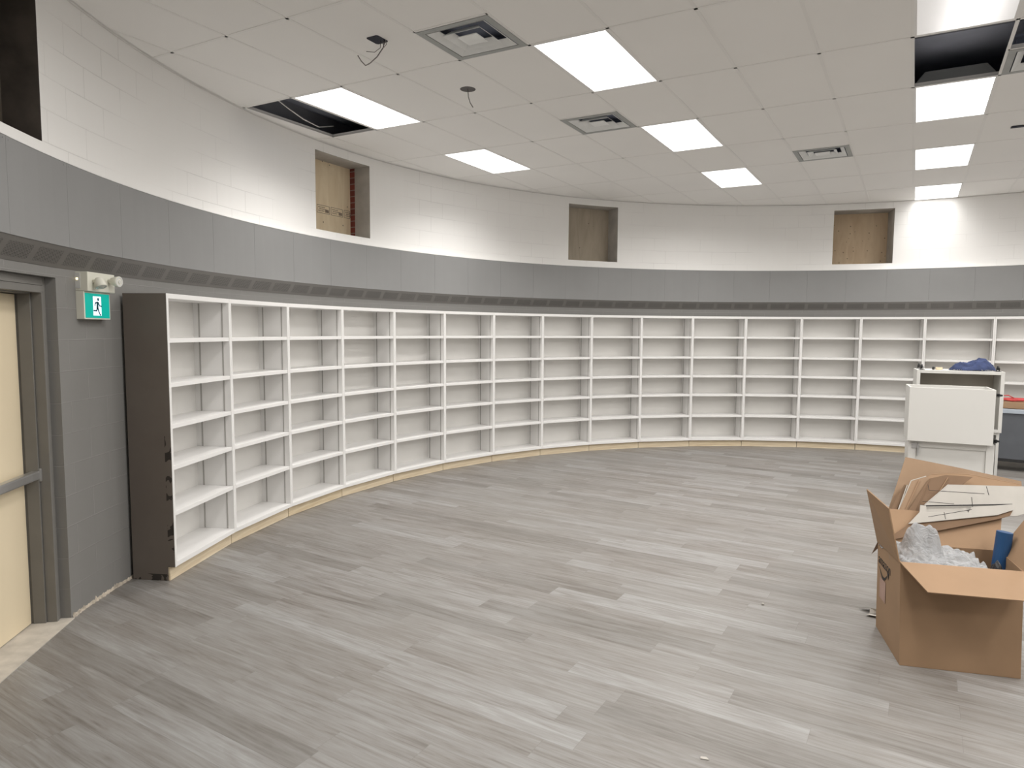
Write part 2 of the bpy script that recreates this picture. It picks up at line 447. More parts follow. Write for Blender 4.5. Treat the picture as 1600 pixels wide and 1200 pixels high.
for s0 in seams:
    m = MB(); g = .00012; K = 4
    for j in range(K):
        a, b = s0+g+(PA-2*g)*j/K, s0+g+(PA-2*g)*(j+1)/K
        P = lambda aa, rr, z: cyl(aa, rr, z)
        m.quad(P(a, RB, 2.3745), P(b, RB, 2.3745), P(b, RB, 2.8895), P(a, RB, 2.8895))
        m.quad(P(a, RB, 2.3745), P(a, RB+.012, 2.3745), P(b, RB+.012, 2.3745), P(b, RB, 2.3745))
        m.quad(P(a, RB, 2.8895), P(b, RB, 2.8895), P(b, RB+.012, 2.8895), P(a, RB+.012, 2.8895))
    for a in (s0+g, s0+PA-g):
        m.quad(cyl(a, RB, 2.3745), cyl(a, RB, 2.8895), cyl(a, RB+.012, 2.8895), cyl(a, RB+.012, 2.3745))
    # screws at the top corners
    for a in (s0+.004, s0+PA-.004):
        c0 = cyl(a, RB-.0008, 2.872); nn = Vector((-sin(a), -cos(a), 0)); tt = Vector((cos(a), -sin(a), 0))
        m.prism([c0+tt*.005*cos(q*PI/3)+Vector((0, 0, .005*sin(q*PI/3))) for q in range(6)], nn*.001)
    m.build('cover_panel', M['cover'], trim1)

# rough plaster along the foot of the wall between the door and the first bookcase
m = MB(); P0 = []
for i in range(60):
    a = -1.640+.112*i/59; d = .004+.02*abs(noise.noise(Vector((i*.7, 1, 0))))+.006*random.random(); hgt = .012+.03*abs(noise.noise(Vector((i*.45, 5, 0))))+.006*random.random()
    P0.append((a, d, hgt))
for (a, d, hh), (b, e, h2) in zip(P0, P0[1:]):
    m.quad(cyl(a, RW-d, 0), cyl(b, RW-e, 0), cyl(b, RW-e*.5, h2), cyl(a, RW-d*.5, hh))
    m.quad(cyl(a, RW-d*.5, hh), cyl(b, RW-e*.5, h2), cyl(b, RW+.003, h2+.004), cyl(a, RW+.003, hh+.004))
struct(m.build('baseboard_left', M['rubble']), 'ragged adhesive left where the baseboard was removed')

# ------------------------------------------------------------------ ceiling
def clip_convex(poly, r=RW-.001, seg=144):
    out = poly
    for i in range(seg):
        t = 2*PI*(i+.5)/seg; nx, ny = cos(t), sin(t)
        if not out: return out
        f = lambda p: (p[0]-XC)*nx+(p[1]-YC)*ny-r
        res = []
        for a, b in zip(out, out[1:]+out[:1]):
            fa, fb = f(a), f(b)
            if fa <= 0: res.append(a)
            if (fa < 0) != (fb < 0) and fa != fb:
                s = fa/(fa-fb); res.append((a[0]+(b[0]-a[0])*s, a[1]+(b[1]-a[1])*s))
        out = res
    return out
lights = [(0, 0), (0, 2), (0, 4), (-4, 0), (-4, 2), (4, 0), (4, 2), (4, 4), (4, 6), (0, -2), (4, -2), (8, -2), (8, 0), (8, 2), (8, 4), (12, 0), (12, 2), (12, 4), (8, -4), (12, -2)]
full_holes = {(-5, 0), (4, 1)} | set(lights)
half_holes = {(-1, -1): 1, (-1, 1): 1, (2, 3): 1, (5, 1): 2}   # 1: far half is a vent; 2: near half open, far half vent
tl = MB()
for i in range(-14, 22):
    for j in range(-10, 12):
        if (i, j) in full_holes or half_holes.get((i, j)) == 2: continue
        rng = [(0, 1)]
        if half_holes.get((i, j)) == 1: rng = [(0, .5)]
        for v0, v1 in rng:
            q = [tuple(L2(i+a, j+b)) for a, b in ((0, v0), (1, v0), (1, v1), (0, v1))]
            q = clip_convex(q)
            if len(q) >= 3: tl.prism([(x, y, ZC+.003) for x, y in q], (0, 0, .014))
struct(tl.build('ceiling', M['tile']), 'white suspended ceiling of rectangular tiles')
tb = MB()
def bar2(p, q, w=.024, z0=ZC+.0005, z1=ZC+.0035):
    d = (q-p); L = d.length
    if L < .02: return
    d /= L; s = Vector((-d.y, d.x))*w/2
    P = [p+s, q+s, q-s, p-s]
    tb.prism([(x.x, x.y, z0) for x in P], (0, 0, z1-z0))
    s2 = s*.08
    P = [p+s2, q+s2, q-s2, p-s2]; tb.prism([(x.x, x.y, z1) for x in P], (0, 0, .03))
def chord(p, d):
    c = Vector((XC, YC)); f = p-c; a = d.dot(d); b = 2*f.dot(d); e = f.dot(f)-(RW-.01)**2; D = b*b-4*a*e
    if D <= 0: return None
    D = math.sqrt(D); return p+d*((-b-D)/2/a), p+d*((-b+D)/2/a)
for i in range(-14, 22):
    c = chord(L2(i, 0), E2)
    if c: bar2(*c)
for j in range(-10, 13):
    c = chord(L2(0, j), E1)
    if c: bar2(*c)
for (i, j) in half_holes: bar2(L2(i, j+.5), L2(i+1, j+.5))
grid = struct(tb.build('ceiling_grid', M['tbar']), 'thin white tee bars between the ceiling tiles')
m = MB()
for i in range(N):
    a, b = -PI+2*PI*i/N, -PI+2*PI*(i+1)/N
    m.quad(cyl(a, RW-.022, ZC-.001), cyl(b, RW-.022, ZC-.001), cyl(b, RW+.001, ZC-.001), cyl(a, RW+.001, ZC-.001))
    m.quad(cyl(a, RW-.002, ZC-.001), cyl(b, RW-.002, ZC-.001), cyl(b, RW-.002, ZC-.006), cyl(a, RW-.002, ZC-.006))
struct(m.build('trim_4', M['angle']), 'thin metal angle where the ceiling meets the wall')

# lights
def lat(a, b, z): v = E1*a+E2*b; return Vector((v.x, v.y, z))
def lat_ring(m, a0, b0, a1, b1, z0, z1):     # ring between outer and inner half extents, thickness z
    O = [lat(x*a0, y*b0, 0) for x, y in ((-1, -1), (1, -1), (1, 1), (-1, 1))]
    I = [lat(x*a1, y*b1, 0) for x, y in ((-1, -1), (1, -1), (1, 1), (-1, 1))]
    for q in range(4):
        r = (q+1) % 4
        m.prism([O[q]+Vector((0, 0, z0)), O[r]+Vector((0, 0, z0)), I[r]+Vector((0, 0, z0)), I[q]+Vector((0, 0, z0))], (0, 0, z1-z0))
def make_light(dim=False, SPREAD=156, W=24):
    t = empty('ceiling_light')
    m = MB(); lat_ring(m, .485, .492, .458, .482, -.001, .02); m.build('frame', M['white'], t)
    m = MB(); m.prism([lat(x*.458, y*.482, .003) for x, y in ((-1, -1), (1, -1), (1, 1), (-1, 1))], (0, 0, .004))
    m.build('diffuser', M['lampdim'] if dim else M['lamp'], t)
    m = MB()
    lo = [lat(x*.485, y*.492, .022) for x, y in ((-1, -1), (1, -1), (1, 1), (-1, 1))]
    hi = [lat(x*.36, y*.46, .13) for x, y in ((-1, -1), (1, -1), (1, 1), (-1, 1))]
    for q in range(4): m.quad(lo[q], lo[(q+1) % 4], hi[(q+1) % 4], hi[q])
    m.quad(*hi); m.build('housing', M['alum'], t)
    ld = bpy.data.lights.new('lamp_glow', 'AREA'); ld.shape = 'RECTANGLE'; ld.size = .53; ld.size_y = 1.06
    ld.energy = .7 if dim else W; ld.color = (1.0, .975, .945); ld.spread = math.radians(SPREAD)
    lo_ = bpy.data.objects.new('lamp_glow', ld); C.objects.link(lo_); lo_.parent = t
    lo_.location = (0, 0, -.004); lo_.rotation_euler = (0, 0, math.radians(-29.5))
    return t
LL = {(0, 0): 'largest lit ceiling light panel in the middle, just right of the biggest air vent',
      (0, 2): 'lit ceiling light panel between the second and third air vents',
      (0, 4): 'small lit ceiling light panel left of the narrowest air vent, near the curved wall',
      (-4, 0): 'lit ceiling light panel directly beside the long black opening on the left',
      (-4, 2): 'lit ceiling light panel above the wall between the two left plywood windows',
      (4, 0): 'dimmer half lit ceiling light panel cut by the top edge at right',
      (4, 2): 'lit ceiling light panel directly below the dark square opening at right',
      (4, 4): 'middle ceiling light panel of the right-hand column, second from the far wall',
      (4, 6): 'farthest ceiling light panel in the right-hand column, touching the far wall'}
proto = make_light(); pd = make_light(True); pw = make_light(False, 172, 38); near = make_light(False, 126, 16); nf = True; far = make_light(False, 126, 8)
first = True; fw_ = True
IN_VIEW = {(0, 0), (0, 2), (0, 4), (-4, 0), (-4, 2), (4, 0), (4, 2), (4, 4), (4, 6)}
for ij in lights:
    if ij == (4, 0): o = pd
    elif ij not in IN_VIEW:
        o = pw if fw_ else copy_tree(pw); fw_ = False
    elif ij == (4, 6): o = far
    elif ij in ((-4, 0), (-4, 2)):
        o = near if nf else copy_tree(near); nf = False
    elif first: o = proto; first = False
    else: o = copy_tree(proto)
    p = L2(ij[0]+.5, ij[1]+.5); o.location = (p.x, p.y, ZC)
    tag(o, LL.get(ij, 'lit ceiling light panel beyond the picture edge'), 'ceiling light', 'rectangular lit ceiling light panels')

# air diffusers
def make_vent():
    t = empty('air_vent')
    m = MB(); lat_ring(m, .485, .2425, .405, .2025, -.004, .006); m.build('frame', M['alum'], t)
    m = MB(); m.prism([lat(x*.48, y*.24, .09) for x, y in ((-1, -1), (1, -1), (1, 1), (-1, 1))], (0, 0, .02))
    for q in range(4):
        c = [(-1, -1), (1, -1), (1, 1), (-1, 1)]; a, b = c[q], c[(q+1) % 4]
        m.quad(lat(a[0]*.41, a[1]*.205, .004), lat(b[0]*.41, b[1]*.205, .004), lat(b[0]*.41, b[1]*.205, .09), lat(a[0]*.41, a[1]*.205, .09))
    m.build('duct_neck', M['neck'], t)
    for s0, s1, z in ((.392, .30, 0), (.255, .18, .0)):
        m = MB()
        c = [(-1, -1), (1, -1), (1, 1), (-1, 1)]
        for q in range(4):
            a, b = c[q], c[(q+1) % 4]
            lo0, lo1 = lat(a[0]*s0, a[1]*s0/2, z-.004), lat(b[0]*s0, b[1]*s0/2, z-.004)
            hi0, hi1 = lat(a[0]*s1, a[1]*s1/2, z+.035), lat(b[0]*s1, b[1]*s1/2, z+.035)
            up = Vector((0, 0, .003))
            m.quad(lo0, lo1, hi1, hi0); m.quad(lo0+up, hi0+up, hi1+up, lo1+up); m.quad(lo0, lo0+up, lo1+up, lo1)
        m.build('cone', M['vwhite'], t)
    m = MB(); m.prism([lat(x*.13, y*.065, -.003) for x, y in ((-1, -1), (1, -1), (1, 1), (-1, 1))], (0, 0, .006)); m.build('center_plate', M['vwhite'], t)
    return t
pv = make_vent(); fv = True
for (i, j), lb in (((-1, -1), 'largest grey framed air vent, nearest, left of the biggest light'), ((-1, 1), 'second air vent, grey framed, between two light panels in the middle'),
                   ((2, 3), 'farthest narrow air vent above the knotty plywood window'), ((5, 1), 'air vent cut by the right edge beside the dark openings')):
    o = pv if fv else copy_tree(pv); fv = False
    p = L2(i+.5, j+.75); o.location = (p.x, p.y, ZC); tag(o, lb, 'air vent', 'square ceiling air vents')

# junction boxes, wires, slot plate, cable in the opening
jb = empty('junction_box', (-.989, 5.003, ZC))
m = MB(); oc = .088
m.prism([lat(x*.088, y*.055, 0) for x, y in ((-1, -.8), (-.8, -1), (.8, -1), (1, -.8), (1, .8), (.8, 1), (-.8, 1), (-1, .8))], (0, 0, .006)); m.build('box_opening', M['dark'], jb)
m = MB(); m.tube([(.05, .02, 0), (.04, .01, -.05), (.0, -.01, -.12), (-.05, -.02, -.17), (-.08, -.03, -.19), (-.11, -.03, -.16), (-.135, -.03, -.12)], .004, 6)
m.tube([(.02, .02, 0), (.02, .01, -.05), (-.02, 0, -.085), (-.08, 0, -.08)], .0025, 6); m.tube([(.06, .0, 0), (.065, .0, -.03), (.05, .0, -.05), (.04, .0, -.02), (.045, 0, 0)], .003, 6)
m.build('loose_wire', M['wire'], jb, smooth=True)
tag(jb, 'dark open ceiling junction box with bent wires hanging out, left of the big vent', 'junction box')
jb = empty('junction_box', (-.40, 5.986, ZC))
MB().lathe([(.062, 0), (.068, .003), (.068, .006)], 24, Matrix()).build('box_opening', M['brownd'], jb)
MB().tube([(0, 0, 0), (.005, 0, -.06), (.02, 0, -.11), (.045, 0, -.15)], .004, 6).build('loose_wire', M['wire'], jb, smooth=True)
tag(jb, 'small round dark ceiling outlet with one short wire, below the biggest vent', 'junction box')
m = MB(); Pm = Matrix.Translation((5.09, 6.91, ZC-.004)) @ Matrix.Rotation(math.radians(-28), 4, 'Z')
m.box(-.065, .10, -.03, .03, -.004, .003, Pm)
tag(m.build('ceiling_slot', M['dark']), 'small dark slot plate on the ceiling at the right edge', 'slot plate')
P = [L2(-4.55, .02), L2(-4.6, .28), L2(-4.72, .5), L2(-4.86, .75), L2(-4.9, .95)]
m = MB(); m.tube([(p.x, p.y, ZC+z) for p, z in zip(P, (.12, .04, .02, .03, .1))], .006, 6)
tag(m.build('hanging_cable', M['wwire'], smooth=True), 'white cable looping across the black ceiling opening on the left', 'cable')
# duct and hangers visible in the plenum
m = MB(); p = L2(-4.5, .45)
m.box(-.3, .3, -1.2, 1.2, ZC+.20, ZC+.285, Matrix.Translation((p.x, p.y, 0)) @ Matrix.Rotation(math.radians(-30), 4, 'Z'))
tag(m.build('air_duct', M['duct'], bevel=.01), 'dark metal duct inside the black opening left of a light', 'duct')
m = MB(); p = L2(4.7, 1.5)
m.box(-1.0, 1.0, -.08, .08, ZC+.22, ZC+.285, Matrix.Translation((p.x, p.y, 0)) @ Matrix.Rotation(math.radians(-28), 4, 'Z'))
tag(m.build('steel_beam', M['duct'], bevel=.005), 'dark steel beam above the square ceiling opening at right', 'beam')

# ------------------------------------------------------------------ bookcases
CH = 2*RS*sin(DA/2)
SH = (1.788, 1.462, 1.156, .848, .505); TH = .032; DP = .335; FZ = .1054
def make_bay(end=False):
    t = empty('bookcase')
    w = CH
    pr = [(0, 0, 2.13), (0, 0, FZ), (0, .057, FZ), (0, .057, 0), (0, DP, 0), (0, DP, 2.13)]
    def side(x, th, mat, lab=None):
        m = MB(); m.prism([(x, y, z) for _, y, z in pr], (th, 0, 0)); o = m.build('side_panel', mat, t, bevel=.0012)
        if lab: o['label'] = lab
    if end:
        side(-.004, .014, M['brown'], 'dark brown unfinished side panel')
        MB().box(.010, .022, -.0015, DP, FZ, 2.13).build('side_lining', M['white'], t, bevel=.001)
        MB().box(-.004, .010, -.003, 0, FZ, 2.13).build('edge_band', M['white'], t)
    else: side(.0007, .0175, M['white'])
    side(w-.0182, .0175, M['white'])
    x0, x1 = (.022 if end else .0184), w-.0184
    MB().box(x0, x1, DP-.014, DP-.003, .10, 2.11).build('back_panel', M['back'], t)
    MB().box(x0, x1, 0, DP-.0145, 2.13-.036, 2.1299).build('top_panel', M['white'], t, bevel=.0015)
    MB().box(x0, x1, 0, DP-.0145, FZ, FZ+.036).build('bottom_panel', M['white'], t, bevel=.0015)
    for z in SH:
        MB().box(x0+.0035, x1-.0035, .002, DP-.016, z-TH/2, z+TH/2).build('shelf', M['white'], t, bevel=.0015)
    MB().box(.0006, w-.0006, .044, .0565, .001, FZ-.0008).build('kick_board', M['pine'], t)
    for y in (.055, .262):
        for xa, xb in ((x0, x0+.0035), (x1-.0035, x1)):
            MB().box(xa, xb, y, y+.012, .145, 2.09).build('shelf_track', M['track'], t)
    return t
ordn = ['first', 'second', 'third', 'fourth', 'fifth', 'sixth', 'seventh', 'eighth', 'ninth', 'tenth', 'eleventh', 'twelfth', 'thirteenth', 'fourteenth', 'fifteenth', 'sixteenth', 'seventeenth']
eb = make_bay(True); nb = make_bay(False)
for i in range(17):
    a = A0+DA*i; b = a+DA
    p, q = cyl(a, RS, 0), cyl(b, RS, 0); rz = math.atan2(q.y-p.y, q.x-p.x)
    o = eb if i == 0 else nb if i == 1 else copy_tree(nb)
    o.location = p; o.rotation_euler = (0, 0, rz)
    if i == 0: lb = 'leftmost empty white bookcase with dark brown outer side panel'
    elif i == 16: lb = 'empty white bookcase beyond the right picture edge, last of the row'
    else: lb = 'empty white bookcase, %s in the curved row counted from the dark brown end' % ordn[i]
    tag(o, lb, 'bookcase', 'white bookcases along the curved wall')

# ------------------------------------------------------------------ door
og = cyl(DO1, RW, 0); oe = cyl(DO0, RW, 0)
sx = (oe-og); WD = sx.length; sx.normalize(); ow = Vector((-sx.y, sx.x, 0))
if ow.dot(Vector((XC, YC, 0))-og) > 0: ow = -ow
DM = Matrix(((sx.x, ow.x, 0, og.x), (sx.y, ow.y, 0, og.y), (0, 0, 1, 0), (0, 0, 0, 1)))   # x along, y into the wall
def flipfix(m): return m
m = MB()                                                     # masonry reveal
K = 8
arc = [DO1+(DO0-DO1)*j/K for j in range(K+1)]
for a, b in zip(arc, arc[1:]):
    pa, pb = cyl(a, RW, DOZ), cyl(b, RW, DOZ)
    la, lb_ = (pa-og).dot(sx), (pb-og).dot(sx)
    qa, qb = DM @ Vector((la, .30, DOZ)), DM @ Vector((lb_, .30, DOZ)); m.quad(pa, qa, qb, pb)
for s in (0, WD):
    m.quad(DM @ Vector((s, 0, 0)), DM @ Vector((s, 0, DOZ)), DM @ Vector((s, .30, DOZ)), DM @ Vector((s, .30, 0)),
           uv=[(s, 0), (s, DOZ), (s+.3, DOZ), (s+.3, 0)])
m.quad(DM @ Vector((-.2, .30, 0)), DM @ Vector((WD+.2, .30, 0)), DM @ Vector((WD+.2, .30, DOZ)), DM @ Vector((-.2, .30, DOZ)))
struct(m.build('trim_5', M['gblock']), 'grey block reveal around the door opening')
d = struct(empty('door_1'), 'cream door in a grey steel frame')
m = MB()
for s, e in ((0, 1), (WD, -1)):
    f = lambda x: s+e*x
    def bx(a0, a1, y0, y1, z0, z1):
        m.box(min(f(a0), f(a1)), max(f(a0), f(a1)), y0, y1, z0, z1, DM)
    bx(.001, .030, .062, .12, 0, DOZ-.001); bx(.030, .052, .058, .12, 0, 2.10); bx(.001, .062, .12, .26, 0, DOZ-.001); bx(.062, .066, .118, .19, 0, 2.10)
m.box(.03, WD-.03, .062, .12, 2.135, DOZ-.001, DM); m.box(.03, WD-.03, .058, .12, 2.09, 2.133, DM); m.box(.06, WD-.06, .12, .26, 2.083, DOZ-.001, DM)
m.build('door_frame', M['frame'], d, bevel=.002)
lf = MB().box(.069, WD-.069, .20, .244, .012, 2.078, DM).build('door_leaf', M['door'], d, bevel=.001)
m = MB()
m.box(.015, WD-.10, .115, .165, .93, .985, DM)
m.box(.012, .06, .105, .200, .915, 1.0, DM)
m.box(WD-.16, WD-.09, .105, .200, .90, 1.01, DM)
m.build('push_bar', M['steel'], lf, bevel=.008)
struct(MB().box(.001, WD-.001, -.02, .262, .0005, .006, DM).build('trim_6', M['concrete']), 'pale bare screed strip at the door threshold')

# ------------------------------------------------------------------ exit sign with emergency lamps
es = empty('exit_sign', (-2.86, 4.53, 1.93))
def part(name, mb, mat, par, bevel=0, smooth=False):
    o = mb.build(name, mat, par, bevel=bevel, smooth=smooth); o.location = -Vector(es.location) if par is es else (0, 0, 0); return o
part('battery_box', MB().box(-2.875, -2.772, 4.392, 4.69, 2.118, 2.244), M['bplast'], es, .004)
part('sign_case', MB().box(-2.875, -2.802, 4.392, 4.675, 1.934, 2.117), M['bplast'], es, .003)
YS, ZT, WS, HS = 4.402, 2.106, .262, .162
face = part('sign_face', MB().box(-2.803, -2.800, YS, YS+WS, ZT-HS, ZT), M['green'], es)
def UV(u, v, x): return Vector((x, YS+WS*u, ZT-HS*v))
part('door_symbol', MB().prism([UV(.31, .11, -2.7999), UV(.64, .11, -2.7999), UV(.64, .9, -2.7999), UV(.31, .9, -2.7999)], (.0008, 0, 0)), M['wface'], face)
m = MB(); X0 = -2.7989
def seg2(a, b, w):
    a, b = Vector((a[0]*WS, a[1]*HS)), Vector((b[0]*WS, b[1]*HS)); dd = (b-a).normalized(); q = Vector((-dd.y, dd.x))*w/2; e = dd*w*.3
    P = [a+q-e, b+q+e, b-q+e, a-q-e]; m.prism([Vector((X0, YS+p.x, ZT-p.y)) for p in P], (.0008, 0, 0))
m.prism([Vector((X0, YS+WS*.515+.010*cos(t*PI/6), ZT-HS*.23+.011*sin(t*PI/6))) for t in range(12)], (.0008, 0, 0))
seg2((.49, .36), (.475, .58), .020); seg2((.47, .36), (.40, .38), .009); seg2((.40, .38), (.37, .5), .008)
seg2((.52, .37), (.57, .49), .009); seg2((.57, .49), (.65, .51), .008); seg2((.47, .58), (.44, .70), .012); seg2((.44, .70), (.32, .70), .009)
seg2((.49, .58), (.53, .73), .012); seg2((.53, .73), (.58, .88), .009); seg2((.58, .88), (.60, .85), .007)
part('running_figure', m, M['figure'], face)
part('pilot_plate', MB().box(-2.86, -2.82, 4.3895, 4.393, 2.135, 2.235), M['lintel'], es)
m = MB(); m.box(-2.846, -2.834, 4.387, 4.390, 2.19, 2.203); part('pilot_light', m, M['led'], es)
for (hx, y, z, dv) in ((-2.735, 4.455, 2.182, Vector((.35, -.12, -.85))), (-2.735, 4.622, 2.195, Vector((.95, -.12, -.05)))):
    dv.normalize(); rm = dv.to_track_quat('Z', 'Y').to_matrix().to_4x4(); rm.translation = Vector((hx, y, z))
    m = MB(); m.lathe([(.016, -.026), (.024, -.018), (.033, .014), (.037, .036), (.035, .039)], 24, rm)
    m.tube([(-2.775, y-.004, z+.002), (hx, y, z)], .013, 10)
    h = part('lamp_head', m, M['bplast'], es, 0, True)
    m = MB(); m.lathe([(.032, .037), (.033, .0405), (.022, .0405), (.021, .038), (.012, .038), (.011, .0415)], 24, rm); part('lamp_lens', m, M['lens'], h)
tag(es, 'green running figure exit sign with two white emergency lamps beside the door', 'exit sign')

# ------------------------------------------------------------------ white mobile cabinets
def caster(parent, M4):
    m = MB(); m.box(-.03, .03, -.03, .03, 0, .004, M4); m.box(-.016, -.012, -.014, .014, .004, .04, M4); m.box(.012, .016, -.014, .014, .004, .04, M4); m.box(-.016, .016, -.014, .014, .004, .010, M4)
    c = m.build('caster', M['black'], parent)
    rm = M4 @ Matrix.Translation((-.009, .008, .040)) @ Matrix.Rotation(PI/2, 4, 'Y')
    MB().lathe([(.020, 0), (.025, .003), (.025, .015), (.020, .018)], 20, rm).build('wheel', M['black'], c, smooth=False)
    return c
RZ = -.454
def cab(name, loc, w, d, h, open_front=True, th=.03, back=.02, mat='cabw'):
    t = empty(name, loc, RZ)
    MB().box(0, th, 0, d, 0, h).build('side_panel', M[mat], t, bevel=.002)
    MB().box(w-th, w, 0, d, 0, h).build('side_panel', M[mat], t, bevel=.002)
    MB().box(th+.0005, w-th-.0005, 0, d, h-th, h).build('top_panel', M[mat], t, bevel=.002)
    MB().box(th+.0005, w-th-.0005, 0, d, 0, th).build('bottom_panel', M[mat], t, bevel=.002)
    return t
# base cabinet under the front box
c1 = cab('storage_cabinet', (4.50+.035, 7.482+.07, .075), .81, .42, .592, th=.075)
MB().box(.0755, .7345, .018, .036, .0755-.045, .592-.0755).build('inset_panel', M['cabw'], c1)
MB().box(.076, .734, .037, .055, .03, .45).build('back_panel', M['back'], c1)
m = MB(); m.box(.03, .10, -.012, -.001, .50, .56); m.box(.085, .10, -.03, -.001, .42, .56); m.build('bracket', M['steel'], c1)
for x in (.08, .73):
    for y in (.06, .36): caster(c1, Matrix.Translation((x, y, -.001)) @ Matrix.Rotation(PI, 4, 'X'))
tag(c1, 'lowest white cabinet behind the cardboard, carrying the tipped white box', 'cabinet')
# front box (B): lies on its back, open top
b = empty('storage_bin', (4.475, 7.482, .669), RZ); w, dd, hh = .80, .489, .606
MB().box(0, w, 0, .02, 0, hh).build('front_panel', M['cabw'], b, bevel=.002)
MB().box(0, w, dd-.02, dd, 0, hh).build('back_panel', M['cabw'], b, bevel=.002)
MB().box(0, .02, .0205, dd-.0205, 0, hh).build('side_panel', M['cabw'], b, bevel=.002)
MB().box(w-.02, w, .0205, dd-.0205, 0, hh).build('side_panel', M['cabw'], b, bevel=.002)
MB().box(.0205, w-.0205, .0205, dd-.0205, .0, .02).build('bottom_panel', M['cabw'], b)
for y, z in ((.06, .545), (.06, .045)): caster(b, Matrix.Translation((w+.0005, y, z)) @ Matrix.Rotation(PI/2, 4, 'Y') @ Matrix.Scale(1.1, 4))
tag(b, 'plain white box with thin open rim and black casters on its right side', 'box')
# rear support and upside-down open cabinet (A)
c2 = cab('storage_cabinet', (4.86, 7.97, .075), .83, .40, .668)
MB().box(.0305, .7995, .38, .395, .03, .638).build('back_panel', M['back'], c2)
MB().box(.031, .799, .01, .375, .33, .35).build('shelf', M['white'], c2)
for x in (.08, .75):
    for y in (.06, .34): caster(c2, Matrix.Translation((x, y, -.001)) @ Matrix.Rotation(PI, 4, 'X'))
tag(c2, 'white cabinet standing behind, under the upside-down open cabinet', 'cabinet')
c3 = cab('storage_cabinet', (4.83, 7.95, .7435), .86, .42, .70, th=.036)
MB().box(.0365, .8235, .395, .41, .036, .664).build('back_panel', M['beige'], c3)['label'] = 'beige back'  # back panel in a darker beige than the cabinet finish
for x, y in ((.05, .05), (.80, .05), (.05, .36), (.80, .36)): caster(c3, Matrix.Translation((x, y, .7005)))
tag(c3, 'open white cabinet upside down with casters and blue cloth on top', 'cabinet')
R4 = Matrix.Translation((4.83, 7.95, 1.444)) @ Matrix.Rotation(RZ, 4, 'Z')
m = MB(); m.box(.20, .27, .12, .15, 0, .03, R4); m.box(.205, .225, .117, .12, .004, .026, R4)
tag(m.build('wooden_block', M['pine'], bevel=.003), 'small pale wooden block on top of the upside-down cabinet', 'block')
m = MB(); m.box(.165, .19, .11, .15, 0, .035, R4)
tag(m.build('black_clip', M['black'], bevel=.006), 'small black clip next to the pale wooden block', 'clip')

def heap(name, nx, ny, sx_, sy_, fn, mat, m4, parent=None, mask=None):
    v = []; f = []; idx = {}
    for j in range(ny+1):
        for i in range(nx+1):
            u, w_ = i/nx*2-1, j/ny*2-1
            if mask and not mask(u, w_): continue
            x, y, z = fn(u, w_); idx[i, j] = len(v); v.append(tuple(m4 @ Vector((x*sx_, y*sy_, z))))
    for j in range(ny):
        for i in range(nx):
            q = [(i, j), (i+1, j), (i+1, j+1), (i, j+1)]
            if all(k in idx for k in q): f.append(tuple(idx[k] for k in q))
    me = bpy.data.meshes.new(name); me.from_pydata(v, [], f); me.materials.append(mat)
    for p in me.polygons: p.use_smooth = True
    o = bpy.data.objects.new(name, me); C.objects.link(o)
    if parent: o.parent = parent
    so = o.modifiers.new('s', 'SOLIDIFY'); so.thickness = .003
    return o
def cloth(u, v):
    r = math.sqrt(u*u+v*v); e = max(0, 1-r**4)
    z = .10*math.exp(-((u-.32)**2/.24+(v*v)/.6)**1.6)+.055*math.exp(-((u+.52)**2/.12+(v*v)/.5)**1.6)+.03*e
    z += (.03*noise.noise(Vector((u*4, v*4, 2)))+.018*abs(noise.noise(Vector((u*9+v*5, v*7, 5)))))*e
    z = max(.004, z*min(1, 3*e))
    return u*(1+.06*noise.noise(Vector((u*2, v*3, 9)))), v, z
tag(heap('folded_cloth', 60, 40, .24, .13, cloth, M['navy'], R4 @ Matrix.Translation((.57, .16, .002)), mask=lambda u, v: u*u+v*v < 1.0),
    'crumpled navy blue cloth on top of the upside-down white cabinet', 'cloth')

# ------------------------------------------------------------------ grey wheeled bin at the right edge
bn = empty('rolling_bin', (6.50, 9.19, 0), math.radians(-34))
def taper(x0, x1, y0, y1, z0, z1, k=.05):
    m = MB(); lo = [(x0+k, y0+k, z0), (x1-k, y0+k, z0), (x1-k, y1-k, z0), (x0+k, y1-k, z0)]; hi = [(x0, y0, z1), (x1, y0, z1), (x1, y1, z1), (x0, y1, z1)]
    for q in range(4): m.quad(lo[q], lo[(q+1) % 4], hi[(q+1) % 4], hi[q])
    m.quad(*lo[::-1]); return m
taper(0, 1.15, 0, .5, .17, .80).build('tub', M['bin'], bn)
m = MB()
for a in ((-.02, 1.17, -.02, .02), (-.02, 1.17, .48, .52), (-.02, .02, .02, .48), (1.13, 1.17, .02, .48)): m.box(*a, .80, .86)
m.build('rim', M['binrim'], bn, bevel=.006)
MB().box(.05, 1.1, .05, .45, .13, .168).build('chassis', M['black'], bn)
for x in (.12, 1.03):
    for y in (.10, .40):
        m = MB(); m.lathe([(.05, -.016), (.06, -.012), (.06, .012), (.05, .016)], 20, Matrix.Translation((x, y, .061)) @ Matrix.Rotation(PI/2, 4, 'X')); m.box(x-.02, x+.02, y-.02, y+.02, .10, .13)
        m.build('wheel', M['black'], bn)
tag(bn, 'slate grey wheeled bin partly hidden behind the white cabinets', 'bin')
BM = Matrix.Translation((6.50, 9.19, 0)) @ Matrix.Rotation(math.radians(-34), 4, 'Z')
m = MB(); m.box(.04, 1.1, .06, .46, .861, .95, BM)
tag(m.build('cardboard_box', M['card'], bevel=.003), 'flat brown cardboard carton lying on the grey wheeled bin', 'box')
m = MB()
for q in range(3):
    m.tube([BM @ Vector((.05+.15*s, .10+.06*q+.02*sin(s+q), 1.0+.008*q*q*.2+.008*sin(2.3*s+q)-.022)) for s in range(7)], .015, 8)
